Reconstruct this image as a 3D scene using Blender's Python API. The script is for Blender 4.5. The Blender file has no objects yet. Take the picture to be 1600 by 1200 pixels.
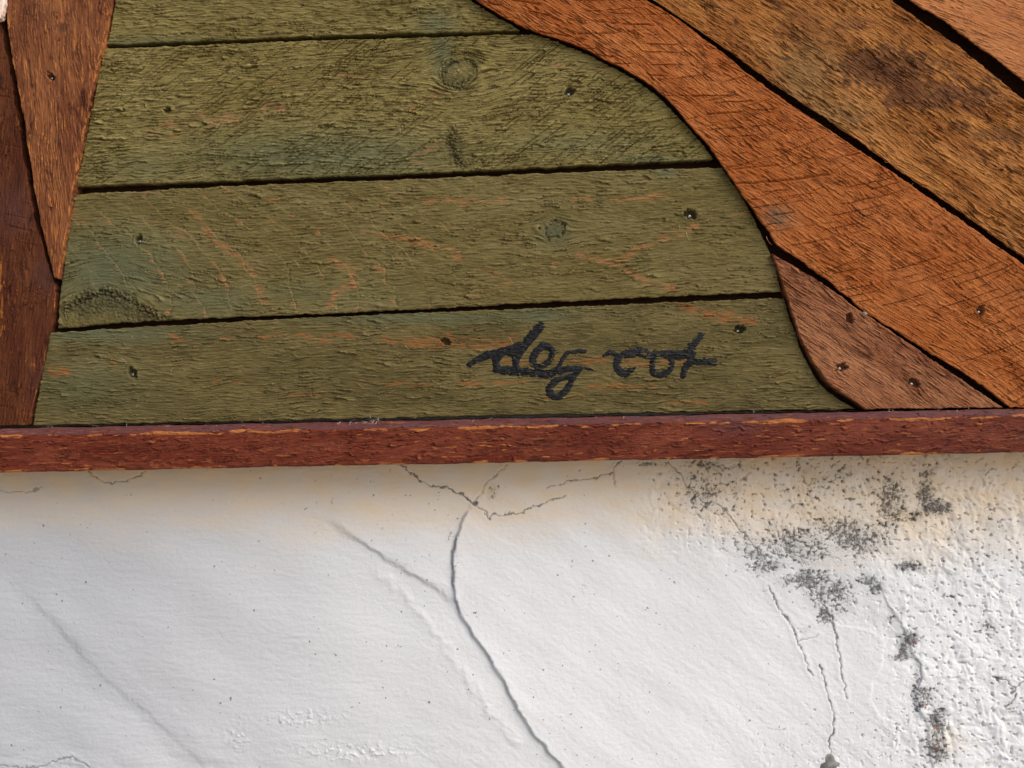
import bpy, math, random
import numpy as np

C = bpy.context.scene.collection
S = bpy.context.scene
R = math.radians

# ------------------------------------------------------------------ camera, light, exposure
MM = 0.001
Y_GREEN, Y_BROWN, Y_RAIL = -0.025, -0.0295, -0.035
F_PX = 1156.0                       # focal length of the phone in photo pixels
D0 = F_PX * 0.0005                  # the green planks: 0.5 mm to a photo pixel
Y_CAM = Y_GREEN - D0

cam = bpy.data.cameras.new('camera')
cam.sensor_width = 36.0
cam.lens = 36.0 * F_PX / 1600.0
cam.clip_start = 0.01
cam.clip_end = 500.0
cam_o = bpy.data.objects.new('camera', cam)
cam_o.location = (0, Y_CAM, 0)
cam_o.rotation_euler = (R(90), 0, 0)
C.objects.link(cam_o)
S.camera = cam_o

SUN_EL, SUN_AZ = 42.0, 56.0         # height, and degrees to the right of straight out from the wall
world = bpy.data.worlds.new('World')
S.world = world
world.use_nodes = True
wn = world.node_tree
sky = wn.nodes.new('ShaderNodeTexSky')
sky.sky_type = 'NISHITA'
sky.sun_disc = False
sky.sun_elevation = R(SUN_EL)
sky.sun_rotation = R(180 - SUN_AZ)
sky.dust_density = 3.0
bg = wn.nodes['Background']
bg.inputs['Strength'].default_value = 0.085
wn.links.new(sky.outputs['Color'], bg.inputs['Color'])

sun = bpy.data.lights.new('sun', 'SUN')
sun.energy = 1.5
sun.angle = R(50)
sun.color = (1.0, 0.975, 0.945)
sun_o = bpy.data.objects.new('sun', sun)
sun_o.rotation_euler = (R(90 - SUN_EL), 0, R(SUN_AZ))
C.objects.link(sun_o)

S.view_settings.view_transform = 'Standard'
S.view_settings.look = 'None'
S.view_settings.exposure = 0.85
S.view_settings.gamma = 1.0

# ------------------------------------------------------------------ numpy noise
_rng = np.random.RandomState(7)
_perm = _rng.permutation(256)
_perm = np.concatenate([_perm, _perm, _perm]).astype(np.int64)
_ang = _rng.rand(256) * 2 * np.pi
_gx, _gy = np.cos(_ang), np.sin(_ang)

def perlin(x, y, seed=0):
    x = np.asarray(x, float) + seed * 17.31
    y = np.asarray(y, float) - seed * 9.77
    xi = np.floor(x); yi = np.floor(y)
    fx = x - xi; fy = y - yi
    xi = xi.astype(np.int64) & 255; yi = yi.astype(np.int64) & 255
    x1 = (xi + 1) & 255; y1 = (yi + 1) & 255
    def g(a, b, dx, dy):
        h = _perm[_perm[a] + b]
        return _gx[h] * dx + _gy[h] * dy
    u = fx * fx * fx * (fx * (fx * 6 - 15) + 10)
    v = fy * fy * fy * (fy * (fy * 6 - 15) + 10)
    a = g(xi, yi, fx, fy); b = g(x1, yi, fx - 1, fy)
    c = g(xi, y1, fx, fy - 1); d = g(x1, y1, fx - 1, fy - 1)
    return ((a + u * (b - a)) + v * ((c + u * (d - c)) - (a + u * (b - a)))) * 1.5

def fbm(x, y, octaves=4, seed=0, gain=0.5):
    t = 0; amp = 1.0
    for o in range(octaves):
        t = t + amp * perlin(x, y, seed + o * 3)
        x = x * 2.03; y = y * 2.03; amp *= gain
    return t

def sstep(a, b, x):
    t = np.clip((x - a) / (b - a), 0, 1)
    return t * t * (3 - 2 * t)

def seg_dist(px, py, pts, widths=None):
    """distance to a polyline, signed side (+ = right of travel) and interpolated width"""
    best = np.full(px.shape, 1e9); side = np.zeros(px.shape); wd = np.ones(px.shape); tt = np.zeros(px.shape)
    n = len(pts) - 1
    for i in range(n):
        (x0, y0), (x1, y1) = pts[i], pts[i + 1]
        dx, dy = x1 - x0, y1 - y0
        L = dx * dx + dy * dy + 1e-9
        t = np.clip(((px - x0) * dx + (py - y0) * dy) / L, 0, 1)
        ex = px - (x0 + t * dx); ey = py - (y0 + t * dy)
        d = np.hypot(ex, ey)
        m = d < best
        best = np.where(m, d, best)
        side = np.where(m, np.sign(dx * ey - dy * ex), side)
        tt = np.where(m, (i + t) / n, tt)
        if widths is not None:
            wd = np.where(m, widths[i] + t * (widths[i + 1] - widths[i]), wd)
    return best, side, wd, tt

def near(px, py, pts, pad):
    xs = [p[0] for p in pts]; ys = [p[1] for p in pts]
    return (px > min(xs) - pad) & (px < max(xs) + pad) & (py > min(ys) - pad) & (py < max(ys) + pad)

def catmull(pts, n=24):
    pts = [np.array(p, float) for p in pts]
    if len(pts) == 2:
        return np.array([pts[0] + (pts[1] - pts[0]) * t for t in np.linspace(0, 1, n)])
    P = [2 * pts[0] - pts[1]] + pts + [2 * pts[-1] - pts[-2]]
    out = []
    for i in range(1, len(P) - 2):
        p0, p1, p2, p3 = P[i - 1:i + 3]
        for t in np.linspace(0, 1, n, endpoint=False):
            out.append(0.5 * ((2 * p1) + (-p0 + p2) * t + (2 * p0 - 5 * p1 + 4 * p2 - p3) * t * t + (-p0 + 3 * p1 - 3 * p2 + p3) * t ** 3))
    out.append(pts[-1])
    return np.array(out)

# photo pixels -> metres on a plane at depth y (the plane of each piece's own face)
def fac(y): return 0.0005 * (y - Y_CAM) / D0
def wx(px, y): return (px - 800.0) * fac(y)
def wz(py, y): return (600.0 - py) * fac(y)

# ------------------------------------------------------------------ mesh helpers
def mesh_from(name, co, faces, smooth=True):
    me = bpy.data.meshes.new(name)
    co = np.asarray(co, np.float32).reshape(-1, 3)
    me.vertices.add(len(co))
    me.vertices.foreach_set('co', co.ravel())
    faces = np.asarray(faces, np.int32)
    k = faces.shape[1]; nf = len(faces)
    me.loops.add(nf * k)
    me.loops.foreach_set('vertex_index', faces.ravel())
    me.polygons.add(nf)
    me.polygons.foreach_set('loop_start', np.arange(0, nf * k, k, dtype=np.int32))
    me.update(calc_edges=True)
    if smooth:
        me.polygons.foreach_set('use_smooth', np.ones(nf, dtype=bool))
    me.update()
    return me

def set_attr(me, name, arr, kind):
    a = me.attributes.new(name, kind, 'POINT')
    arr = np.ascontiguousarray(arr, np.float32)
    a.data.foreach_set({'FLOAT_COLOR': 'color', 'FLOAT_VECTOR': 'vector', 'FLOAT': 'value'}[kind], arr.ravel())

def link(name, me, mat, parent=None):
    o = bpy.data.objects.new(name, me)
    C.objects.link(o)
    if mat: me.materials.append(mat)
    if parent is not None: o.parent = parent
    return o

def grid_faces(nu, nv, flip=False):
    i = np.arange(nu * nv).reshape(nv, nu)
    a, b, c, d = i[:-1, :-1], i[:-1, 1:], i[1:, 1:], i[1:, :-1]
    f = np.stack([a, b, c, d], -1).reshape(-1, 4)
    return f[:, ::-1] if flip else f

# ------------------------------------------------------------------ materials
def new_mat(name):
    m = bpy.data.materials.new(name)
    m.use_nodes = True
    nt = m.node_tree
    return m, nt, nt.nodes['Principled BSDF']

class NT:
    def __init__(s, nt): s.nt = nt
    def n(s, t, **kw):
        x = s.nt.nodes.new(t)
        for k, v in kw.items(): setattr(x, k, v)
        return x
    def l(s, a, b): s.nt.links.new(a, b)
    def math(s, op, a, b=None, clamp=False):
        x = s.n('ShaderNodeMath', operation=op, use_clamp=clamp)
        for k, v in enumerate((a, b)):
            if v is None: continue
            if isinstance(v, (int, float)): x.inputs[k].default_value = v
            else: s.l(v, x.inputs[k])
        return x.outputs[0]
    def mix(s, f, a, b, blend='MIX'):
        x = s.n('ShaderNodeMix', data_type='RGBA', blend_type=blend)
        for k, v in ((0, f), (6, a), (7, b)):
            if isinstance(v, (int, float)): x.inputs[k].default_value = v
            elif isinstance(v, tuple): x.inputs[k].default_value = (*v, 1.0)
            else: s.l(v, x.inputs[k])
        return x.outputs[2]
    def noise(s, vec, scale=1.0, detail=4.0, rough=0.55, dist=0.0):
        x = s.n('ShaderNodeTexNoise')
        x.inputs['Scale'].default_value = scale
        x.inputs['Detail'].default_value = detail
        x.inputs['Roughness'].default_value = rough
        x.inputs['Distortion'].default_value = dist
        s.l(vec, x.inputs['Vector'])
        return x.outputs[0]
    def scalev(s, vec, v):
        x = s.n('ShaderNodeVectorMath', operation='MULTIPLY')
        s.l(vec, x.inputs[0]); x.inputs[1].default_value = v
        return x.outputs[0]
    def step(s, v, a, b, lo=0.0, hi=1.0):
        x = s.n('ShaderNodeMapRange', interpolation_type='SMOOTHSTEP')
        s.l(v, x.inputs[0])
        for k, q in enumerate((a, b, lo, hi)): x.inputs[k + 1].default_value = q
        return x.outputs[0]

def wood_material(name, dark, mid, light, bare, tint, knot, rough=0.82, bare_amt=0.5, bump=0.7, spec=0.14, var=0.4, bth=0.74):
    m, nt, bsdf = new_mat(name)
    t = NT(nt)
    ga = t.n('ShaderNodeAttribute', attribute_name='grain').outputs['Vector']
    ma = t.n('ShaderNodeAttribute', attribute_name='mask')
    sep = t.n('ShaderNodeSeparateColor'); t.l(ma.outputs['Color'], sep.inputs[0])
    mb, mk, mt = sep.outputs[0], sep.outputs[1], sep.outputs[2]
    mh = ma.outputs['Alpha']
    big = t.noise(t.scalev(ga, (0.012, 0.05, 1.0)), 1.0, 4, 0.55, 0.6)
    fib = t.noise(t.scalev(ga, (0.09, 0.85, 1.0)), 1.0, 6, 0.68, 0.4)
    fin = t.noise(t.scalev(ga, (0.35, 3.2, 1.0)), 1.0, 4, 0.6, 0.3)
    col = t.mix(t.step(big, 0.33, 0.72, 0.0, var), mid, light)
    blo = t.noise(t.scalev(ga, (0.03, 0.11, 1.0)), 1.3, 5, 0.62, 0.8)
    col = t.mix(t.step(blo, 0.53, 0.70, 0.0, var * 1.1), col, dark)
    col = t.mix(t.step(fib, 0.50, 0.32, 0.0, 0.9), col, dark)
    col = t.mix(t.step(fib, 0.54, 0.72, 0.0, 0.7), col, light)
    # blue-green drift of the stain (on the rail, painted sky light), bare wood where the stain missed or wore off
    col = t.mix(t.math('MULTIPLY', mt, t.step(fib, 0.25, 0.6, 0.45, 1.0)), col, tint)
    brk = t.noise(t.scalev(ga, (0.07, 0.42, 1.0)), 1.0, 5, 0.6, 0.5)
    b1 = t.math('MULTIPLY', t.step(mb, 0.05, 0.25), t.step(t.math('ADD', brk, t.math('MULTIPLY', mb, 0.36)), 0.66, 0.76))
    b2 = t.step(t.math('ADD', brk, t.math('MULTIPLY', mh, 0.16)), bth, bth + 0.1, 0.0, bare_amt)
    b = t.math('MAXIMUM', b1, b2, True)
    b = t.math('MULTIPLY', b, t.step(fib, 0.30, 0.56, 0.15, 0.92))
    col = t.mix(b, col, bare)
    col = t.mix(t.math('MULTIPLY', mk, t.step(fin, 0.25, 0.6, 1.0, 0.55)), col, knot)
    # worn fibre tips
    tip = t.math('MULTIPLY', t.step(fin, 0.40, 0.66), t.step(mh, 0.52, 0.95))
    col = t.mix(t.math('MULTIPLY', tip, 0.85), col, light)
    col = t.mix(t.math('MULTIPLY', t.step(mh, 0.48, 0.12), 0.8), col, dark)
    t.l(col, bsdf.inputs['Base Color'])
    rr = t.step(fib, 0.3, 0.7, rough - 0.12, min(1.0, rough + 0.1)); t.l(rr, bsdf.inputs['Roughness'])
    bsdf.inputs['Specular IOR Level'].default_value = spec
    hgt = t.math('ADD', t.math('MULTIPLY', fib, 0.8), t.math('MULTIPLY', fin, 0.45))
    bp = t.n('ShaderNodeBump'); bp.inputs['Strength'].default_value = bump; bp.inputs['Distance'].default_value = 0.0016
    t.l(hgt, bp.inputs['Height']); t.l(bp.outputs[0], bsdf.inputs['Normal'])
    return m

GREEN = dict(dark=(0.046, 0.031, 0.008), mid=(0.192, 0.148, 0.045), light=(0.44, 0.355, 0.145),
             bare=(0.31, 0.165, 0.072), tint=(0.120, 0.130, 0.068), knot=(0.032, 0.031, 0.018))
M_GREEN = wood_material('green_stained_wood', **GREEN, bare_amt=0.25, var=0.2)
M_GREEN_MID = wood_material('dim_green_stained_wood', **{**GREEN, 'mid': (0.148, 0.113, 0.035), 'light': (0.32, 0.255, 0.112), 'bare': (0.32, 0.15, 0.058)}, bare_amt=0.5, var=0.3, bth=0.70)  # darker green: light falling off towards the lower left, put into the stain colour
M_GREEN_LOW = wood_material('olive_stained_wood', **{**GREEN, 'mid': (0.106, 0.081, 0.028), 'light': (0.31, 0.24, 0.095),
                            'bare': (0.27, 0.105, 0.032)}, bare_amt=0.45, var=0.3)  # olive of its own, darkened further by the painted light falloff
M_ORANGE = wood_material('orange_stained_wood', (0.06, 0.012, 0.003), (0.345, 0.090, 0.016), (0.56, 0.205, 0.062),
                         (0.47, 0.15, 0.03), (0.25, 0.13, 0.06), (0.10, 0.06, 0.04), bare_amt=0.7, var=0.45)
M_TAN = wood_material('tan_stained_wood', (0.05, 0.014, 0.004), (0.27, 0.088, 0.016), (0.50, 0.21, 0.055),
                      (0.50, 0.20, 0.04), (0.20, 0.13, 0.05), (0.045, 0.016, 0.012), bare_amt=0.7, var=0.85)
M_PALE = wood_material('light_orange_wood', (0.11, 0.032, 0.010), (0.41, 0.140, 0.042), (0.56, 0.24, 0.085),
                       (0.50, 0.17, 0.04), (0.3, 0.17, 0.09), (0.12, 0.06, 0.04), bare_amt=0.6, bump=0.4)
M_UMBER = wood_material('umber_stained_wood', (0.05, 0.014, 0.006), (0.215, 0.070, 0.028), (0.44, 0.19, 0.085),
                        (0.40, 0.17, 0.05), (0.16, 0.10, 0.05), (0.05, 0.025, 0.015), bare_amt=0.55, var=0.7)
M_LEFT = wood_material('red_brown_wood', (0.055, 0.014, 0.006), (0.165, 0.052, 0.020), (0.31, 0.115, 0.042),
                       (0.46, 0.17, 0.045), (0.14, 0.07, 0.05), (0.05, 0.025, 0.018), bare_amt=0.8, var=0.9, bth=0.63)
M_LEFT_DARK = wood_material('dark_red_brown_wood', (0.022, 0.005, 0.002), (0.082, 0.021, 0.008), (0.18, 0.058, 0.02),
                            (0.40, 0.14, 0.025), (0.09, 0.035, 0.03), (0.03, 0.012, 0.008), bare_amt=0.55, var=0.8)  # the left plank's own red brown, with the light falloff painted in
M_CREAM = wood_material('cream_painted_wood', (0.55, 0.38, 0.28), (0.78, 0.62, 0.52), (0.8, 0.7, 0.62),
                        (0.5, 0.22, 0.06), (0.6, 0.5, 0.4), (0.2, 0.1, 0.05), bare_amt=0.3, bump=0.3)
M_RAIL = wood_material('dark_red_stained_wood', (0.030, 0.005, 0.003), (0.128, 0.021, 0.009), (0.25, 0.062, 0.030),
                       (0.50, 0.18, 0.045), (0.115, 0.050, 0.052), (0.05, 0.02, 0.015), bare_amt=0.6, rough=0.6, var=0.65, bth=0.66)
M_BACK = wood_material('backing_wood', (0.012, 0.005, 0.003), (0.055, 0.022, 0.009), (0.10, 0.045, 0.02),
                       (0.16, 0.07, 0.02), (0.05, 0.03, 0.02), (0.02, 0.01, 0.01))

def make_metal():
    m, nt, b = new_mat('nail_steel'); t = NT(nt)
    tc = t.n('ShaderNodeTexCoord').outputs['Object']
    n = t.noise(tc, 900, 3)
    t.l(t.mix(t.step(n, 0.4, 0.65), (0.5, 0.47, 0.42), (0.09, 0.06, 0.045)), b.inputs['Base Color'])
    b.inputs['Metallic'].default_value = 1.0
    b.inputs['Roughness'].default_value = 0.32
    return m
M_NAIL = make_metal()

def make_ink():
    m, nt, b = new_mat('burnt_black_filler'); t = NT(nt)
    tc = t.n('ShaderNodeTexCoord').outputs['Object']
    n = t.noise(tc, 420, 4, 0.6)
    c = t.mix(t.step(n, 0.35, 0.65), (0.004, 0.004, 0.0045), (0.017, 0.017, 0.0185))
    sp = t.noise(tc, 760, 2, 0.5)
    c = t.mix(t.step(sp, 0.735, 0.775), c, (0.50, 0.46, 0.44))
    t.l(c, b.inputs['Base Color'])
    t.l(t.step(n, 0.3, 0.7, 0.5, 0.7), b.inputs['Roughness']); b.inputs['Specular IOR Level'].default_value = 0.16
    bp = t.n('ShaderNodeBump'); bp.inputs['Strength'].default_value = 0.5; bp.inputs['Distance'].default_value = 0.0006
    t.l(t.noise(t.scalev(tc, (150, 150, 700)), 1, 4), bp.inputs['Height']); t.l(bp.outputs[0], b.inputs['Normal'])
    return m
M_INK = make_ink()

def simple_mat(name, c1, c2, scale, rough=0.9):
    m, nt, b = new_mat(name); t = NT(nt)
    tc = t.n('ShaderNodeTexCoord').outputs['Object']
    n = t.noise(tc, scale, 5, 0.6)
    t.l(t.mix(t.step(n, 0.35, 0.65), c1, c2), b.inputs['Base Color'])
    b.inputs['Roughness'].default_value = rough
    bp = t.n('ShaderNodeBump'); bp.inputs['Strength'].default_value = 0.4; bp.inputs['Distance'].default_value = 0.001
    t.l(n, bp.inputs['Height']); t.l(bp.outputs[0], b.inputs['Normal'])
    return m
M_FIBRE = simple_mat('torn_fibre', (0.42, 0.36, 0.20), (0.62, 0.52, 0.33), 300)
M_FIBRE_O = simple_mat('torn_orange_fibre', (0.5, 0.26, 0.11), (0.66, 0.42, 0.22), 300)
M_LINT = simple_mat('lint', (0.6, 0.56, 0.52), (0.75, 0.72, 0.7), 200)
M_GRIT = simple_mat('grit', (0.14, 0.10, 0.08), (0.32, 0.27, 0.23), 500)
M_STONE = simple_mat('grey_stone', (0.13, 0.128, 0.122), (0.24, 0.235, 0.225), 260)
M_GROUND = simple_mat('warm_bounce_ground', (0.33, 0.29, 0.23), (0.42, 0.37, 0.30), 3)

def make_plaster():
    m, nt, b = new_mat('white_painted_render'); t = NT(nt)
    ma = t.n('ShaderNodeAttribute', attribute_name='mask')
    sep = t.n('ShaderNodeSeparateColor'); t.l(ma.outputs['Color'], sep.inputs[0])
    mould, rust, stain = sep.outputs
    tc = t.n('ShaderNodeTexCoord').outputs['Object']
    big = t.noise(tc, 9, 4, 0.55)
    c = t.mix(t.step(big, 0.35, 0.65), (0.765, 0.765, 0.765), (0.715, 0.72, 0.725))
    sx = t.n('ShaderNodeSeparateXYZ'); t.l(tc, sx.inputs[0])
    left_falloff = t.step(t.math('ADD', sx.outputs[0], t.math('MULTIPLY', t.math('SUBTRACT', t.noise(tc, 4.5, 4, 0.55), 0.5), 0.45)), 0.10, -0.42)
    c = t.mix(left_falloff, c, (0.49, 0.50, 0.52))  # light falling off towards the left, painted into the plaster as grey
    c = t.mix(stain, c, (0.74, 0.565, 0.355))  # tan stains together with the painted warm shade under the rail
    sp = t.noise(tc, 260, 1, 0.5)
    c = t.mix(t.step(sp, 0.745, 0.775, 0.0, 0.75), c, (0.13, 0.125, 0.12))
    fn = t.noise(tc, 900, 3, 0.6)
    c = t.mix(t.math('MULTIPLY', mould, t.step(fn, 0.30, 0.62, 1.0, 0.72), True), c, (0.024, 0.022, 0.021))
    c = t.mix(t.math('MULTIPLY', rust, t.step(fn, 0.35, 0.55, 0.5, 1.0)), c, (0.16, 0.05, 0.026))
    t.l(c, b.inputs['Base Color'])
    b.inputs['Roughness'].default_value = 0.72
    b.inputs['Specular IOR Level'].default_value = 0.2
    f2 = t.noise(tc, 520, 5, 0.65)
    bp = t.n('ShaderNodeBump'); bp.inputs['Strength'].default_value = 0.35; bp.inputs['Distance'].default_value = 0.0011
    t.l(f2, bp.inputs['Height']); t.l(bp.outputs[0], b.inputs['Normal'])
    return m
M_PLASTER = make_plaster()

# ------------------------------------------------------------------ planks
FINE, COARSE = 0.62, 5.0            # mm

def coons(bot, top, lef, rig, u, v):
    def at(c, t):
        seg = np.hypot(*np.diff(c, axis=0).T); s = np.concatenate([[0], np.cumsum(seg)]); s /= s[-1]
        return np.stack([np.interp(t, s, c[:, 0]), np.interp(t, s, c[:, 1])], -1)
    B, T = at(bot, u)[None], at(top, u)[None]
    L, Rr = at(lef, v)[:, None], at(rig, v)[:, None]
    U = u[None, :, None]; V = v[:, None, None]
    c00, c10, c01, c11 = bot[0], bot[-1], top[0], top[-1]
    return (1 - V) * B + V * T + (1 - U) * L + U * Rr - ((1 - U) * (1 - V) * c00 + U * (1 - V) * c10 + (1 - U) * V * c01 + U * V * c11)

def samples(P, axis):
    """parameter samples along an axis: fine in view, coarse outside"""
    n = P.shape[axis]
    d = np.hypot(*np.moveaxis(np.diff(P, axis=axis), -1, 0)) * 0.5           # mm
    d = d.max(axis=1 - axis)
    inside = (P[..., 0] > -22) & (P[..., 0] < 1622) & (P[..., 1] > -18) & (P[..., 1] < 760)
    ins = inside.any(axis=1 - axis)
    ins = ins[:-1] | ins[1:]
    cum = np.concatenate([[0], np.cumsum(d / np.where(ins, FINE, COARSE))])
    k = max(3, int(cum[-1]))
    return np.interp(np.linspace(0, cum[-1], k + 1), cum, np.linspace(0, 1, n))

class Plank:
    """a sawn board: outline in photo pixels on its own face plane, grain angle, relief and stain masks"""
    def __init__(s, angle=0.0, seed=1, tear=1.0, saw=None, knots=(), marks=(), pits=(), tints=(), darks=(), warp=1.0, undul=0.5, kdark=0.75, crust=(), rings=False):
        s.rings = rings; s.kdark = kdark; s.crust = crust
        s.a = R(angle); s.seed = seed; s.tear = tear; s.saw = saw; s.knots = knots; s.marks = marks
        s.pits = pits; s.tints = tints; s.darks = darks; s.warp = warp; s.undul = undul

    def grain(s, px, py):
        x = px * 0.5; y = -py * 0.5
        ca, sa = math.cos(s.a), math.sin(s.a)
        a = x * ca + y * sa; b = -x * sa + y * ca
        b = b + s.warp * (3.0 * perlin(a / 130, b / 60, s.seed) + 1.0 * perlin(a / 38, b / 22, s.seed + 1))
        for (kx, ky, kr) in s.knots:
            X, Y = kx * 0.5, -ky * 0.5
            ka = X * ca + Y * sa; kb = -X * sa + Y * ca
            r0 = kr * 0.5
            da = (a - ka) * 0.8; db = b - kb
            r2 = da * da + db * db + 1e-6
            fall = np.exp(-r2 / (r0 * 4.5) ** 2)
            out = kb + db * (1 - fall * np.minimum((r0 * r0 / r2) ** 0.7, 0.92))
            rr = np.sqrt(r2)
            w = sstep(1.15, 0.75, rr / r0)
            b = out * (1 - w) + w * (kb + rr * 0.35 + 1.2 * perlin(a / 4, b / 2.5, s.seed + 64))
        return a, b

    def field(s, px, py):
        """height in mm, and the bare / dark / tint masks"""
        a, b = s.grain(px, py); sd = s.seed
        h = s.undul * fbm(a / 150, b / 45, 2, sd)
        # torn, overlapping flakes lying along the grain
        w = 1.2 * perlin(a / 46, b / 8, sd + 2) + 0.36 * perlin(a / 17, b / 4, sd + 3) + 0.13 * perlin(a / 4, b / 3, sd + 12)
        v = b / 2.6 + a * 0.010 + w
        f1 = 1 - (v - np.floor(v))
        am1 = sstep(-0.15, 0.45, perlin(a / 15, b / 3.6, sd + 4) + 0.45 * perlin(a / 5, b / 2.2, sd + 5))
        v2 = b / 1.7 - a * 0.02 + 0.9 * perlin(a / 22, b / 4, sd + 6) + 0.28 * perlin(a / 7, b / 2, sd + 7)
        f2 = 1 - (v2 - np.floor(v2))
        am2 = sstep(-0.25, 0.5, perlin(a / 8, b / 3, sd + 8))
        fl = am1 * (f1 ** 1.2 - 0.4) * 1.9 + am2 * (f2 - 0.5) * 1.15
        patch = 0.55 + 0.65 * sstep(-0.35, 0.4, perlin(a / 55, b / 22, sd + 9))
        h = h + s.tear * patch * fl
        h = h + 0.30 * s.tear * perlin(a / 8, b / 1.3, sd + 10)
        h = h + 0.20 * np.abs(perlin(a / 22, b / 11, sd + 11)) * s.tear
        pool = np.maximum(0.75 * am1 * sstep(0.22, 0.04, f1), 0.5 * am2 * sstep(0.25, 0.05, f2)) * np.minimum(1, s.tear * patch)
        tips = np.maximum(am1 * sstep(0.74, 0.95, f1), 0.8 * am2 * sstep(.7, .95, f2)) * np.minimum(1.1, s.tear * patch + .15)
        kerf = np.zeros(px.shape)
        # saw kerf scratches
        if s.saw:
            for (ang, sp, amp, curve, hard) in s.saw:
                x = px * 0.5 - 400; y = 300 - py * 0.5
                q = -x * math.sin(R(ang)) + y * math.cos(R(ang))
                p = x * math.cos(R(ang)) + y * math.sin(R(ang))
                q = q + curve * p * p + 0.7 * perlin(p / 30, q / 8, sd + 20) + 0.55 * perlin(p / 7, q / 3, sd + 24) + 0.25 * perlin(p / 2.2, q / 2, sd + 26)
                k = q / sp + 0.8 * perlin(q / (sp * 3), p / 400, sd + 21)
                fr = np.abs(k - np.floor(k) - 0.5)
                on = sstep(0.0, 0.35, perlin(p / 35, np.floor(k) * 1.7, sd + 22) + 0.55 * perlin(p / 8, q / 2.0, sd + 25) + 0.05) * sstep(-0.30, 0.25, perlin(p / 110, q / 60, sd + 23) + hard)
                gk = on * np.exp(-(fr / (0.52 / sp)) ** 2); kerf = np.maximum(kerf, np.minimum(1, amp * 0.95) * gk)
                h = h - amp * 1.5 * gk
                h = h + amp * 0.45 * on * np.exp(-((fr - 0.95 / sp) / (0.5 / sp)) ** 2)
        bare = np.zeros(px.shape); dark = np.zeros(px.shape); tint = np.zeros(px.shape)
        wxp = px + 5 * perlin(px / 22, py / 14, sd + 30) + 2.5 * perlin(px / 7, py / 5, sd + 31)
        wyp = py + 3 * perlin(px / 22, py / 14, sd + 32) + 1.6 * perlin(px / 8, py / 5, sd + 33)
        for (pts, wid, st) in s.marks:
            m = near(px, py, pts, wid + 16)
            if m.any():
                d, _, _, _ = seg_dist(wxp[m], wyp[m], pts)
                bare[m] = np.maximum(bare[m], 0.72 * st * sstep(wid * 1.7, wid * 0.1, d))
        if s.rings:
            t_ = px + 0.0045 * (py - 490) ** 2 + 12 * perlin(px / 60, py / 50, sd + 70) + 4 * perlin(px / 16, py / 10, sd + 71)
            kq = t_ / 52 + 0.5 * perlin(t_ / 150, t_ * 0, sd + 72); fr = kq - np.floor(kq)
            ms = sstep(780, 620, px) * sstep(-0.5, 0.2, perlin(px / 60, py / 40, sd + 73) + 0.2) * sstep(120, 190, t_)
            h = h + ms * 0.75 * (fr ** 1.6 - 0.4)
            pool = np.maximum(pool, 0.5 * ms * sstep(0.10, 0.02, fr))
            bare = np.maximum(bare, 0.62 * ms * sstep(0.78, 0.93, fr) * sstep(-.25, .35, perlin(px / 30, py / 20, sd + 74)))
        for (cx, cy, rx, ry, st) in s.tints:
            tint = np.maximum(tint, st * np.exp(-((wxp - cx) / rx) ** 2 - ((wyp - cy) / ry) ** 2))
        for (cx, cy, rx, ry, st) in s.darks:
            g = np.exp(-((px - cx) / rx) ** 2 - ((py - cy) / ry) ** 2)
            dark = np.maximum(dark, st * sstep(0.30, 0.55, g + 0.28 * fbm(a / 9, b / 4, 3, sd + 34)))
        for (kx, ky, kr) in s.knots:
            r = np.hypot((px - kx) * 0.9 + (py - ky) * 0.25, py - ky) / kr + 0.14 * perlin(px / 7, py / 7, sd + 35) + 0.25 * perlin(px / (kr * .8), py / (kr * .8), sd + 39)
            if kr > 40: continue
            ins = sstep(1.15, 0.9, r)
            ring = np.exp(-((r - 0.95) / 0.20) ** 2) * sstep(-0.75, 0.35, perlin(px / (kr * 0.7), py / (kr * .7), sd + 46))
            rag = fbm(px / 4.2, py / 3.4, 3, sd + 36)
            h = h * (1 - 0.6 * ins) - 0.5 * ins - ring * (0.9 + 1.6 * rag)
            dark = np.maximum(dark, np.clip(0.5 * ins + ring * (0.75 + 0.8 * rag), 0, 1))
        for (pts, wid, core) in s.crust:
            d, sd_, _, tt = seg_dist(px + 3 * perlin(px / 9, py / 9, sd + 60), py + 3 * perlin(px / 9, py / 9, sd + 61), pts)
            rag = fbm(px / 4.5, py / 3.2, 4, sd + 62, 0.65)
            wl = wid * (0.8 + 0.6 * perlin(px / 22, py / 22, sd + 63))
            g = np.exp(-(d / wl) ** 2)
            below = (sd_ > 0) * core
            inn = np.exp(-np.maximum(d - 16, 0) ** 2 / 22.0 ** 2) * below * sstep(0.0, 0.12, tt) * sstep(1.0, .85, tt)
            h = h - g * (0.6 + 2.4 * rag) - inn * (0.7 + 0.7 * rag)
            dark = np.maximum(dark, np.clip(g * (0.55 + 0.9 * rag), 0, 1))
            dark = np.maximum(dark, np.clip(inn * (0.72 + 0.6 * rag), 0, 1))
        for (cx, cy, r) in s.pits:
            ph = cx * 0.37; ex = (px - cx) * math.cos(ph) + (py - cy) * math.sin(ph); ey = -(px - cx) * math.sin(ph) + (py - cy) * math.cos(ph)
            q = np.hypot(ex * 0.85 - 3.4 * perlin(px / 5, py / 5, sd + 37), ey * 1.25 - 2.6 * perlin(px / 5, py / 5, sd + 38)) / r
            hole = sstep(1.12, 0.78, q)
            h = h * (1 - hole) - 3.6 * hole + 0.35 * np.exp(-((q - 1.35) / 0.25) ** 2)
            dark = np.maximum(dark, hole)  # shade inside the nail hole painted in with the dark mask
        bare = bare * (1 - 0.8 * kerf)
        return h, bare, dark, tint, np.maximum(pool, s.kdark * kerf), tips

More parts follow.
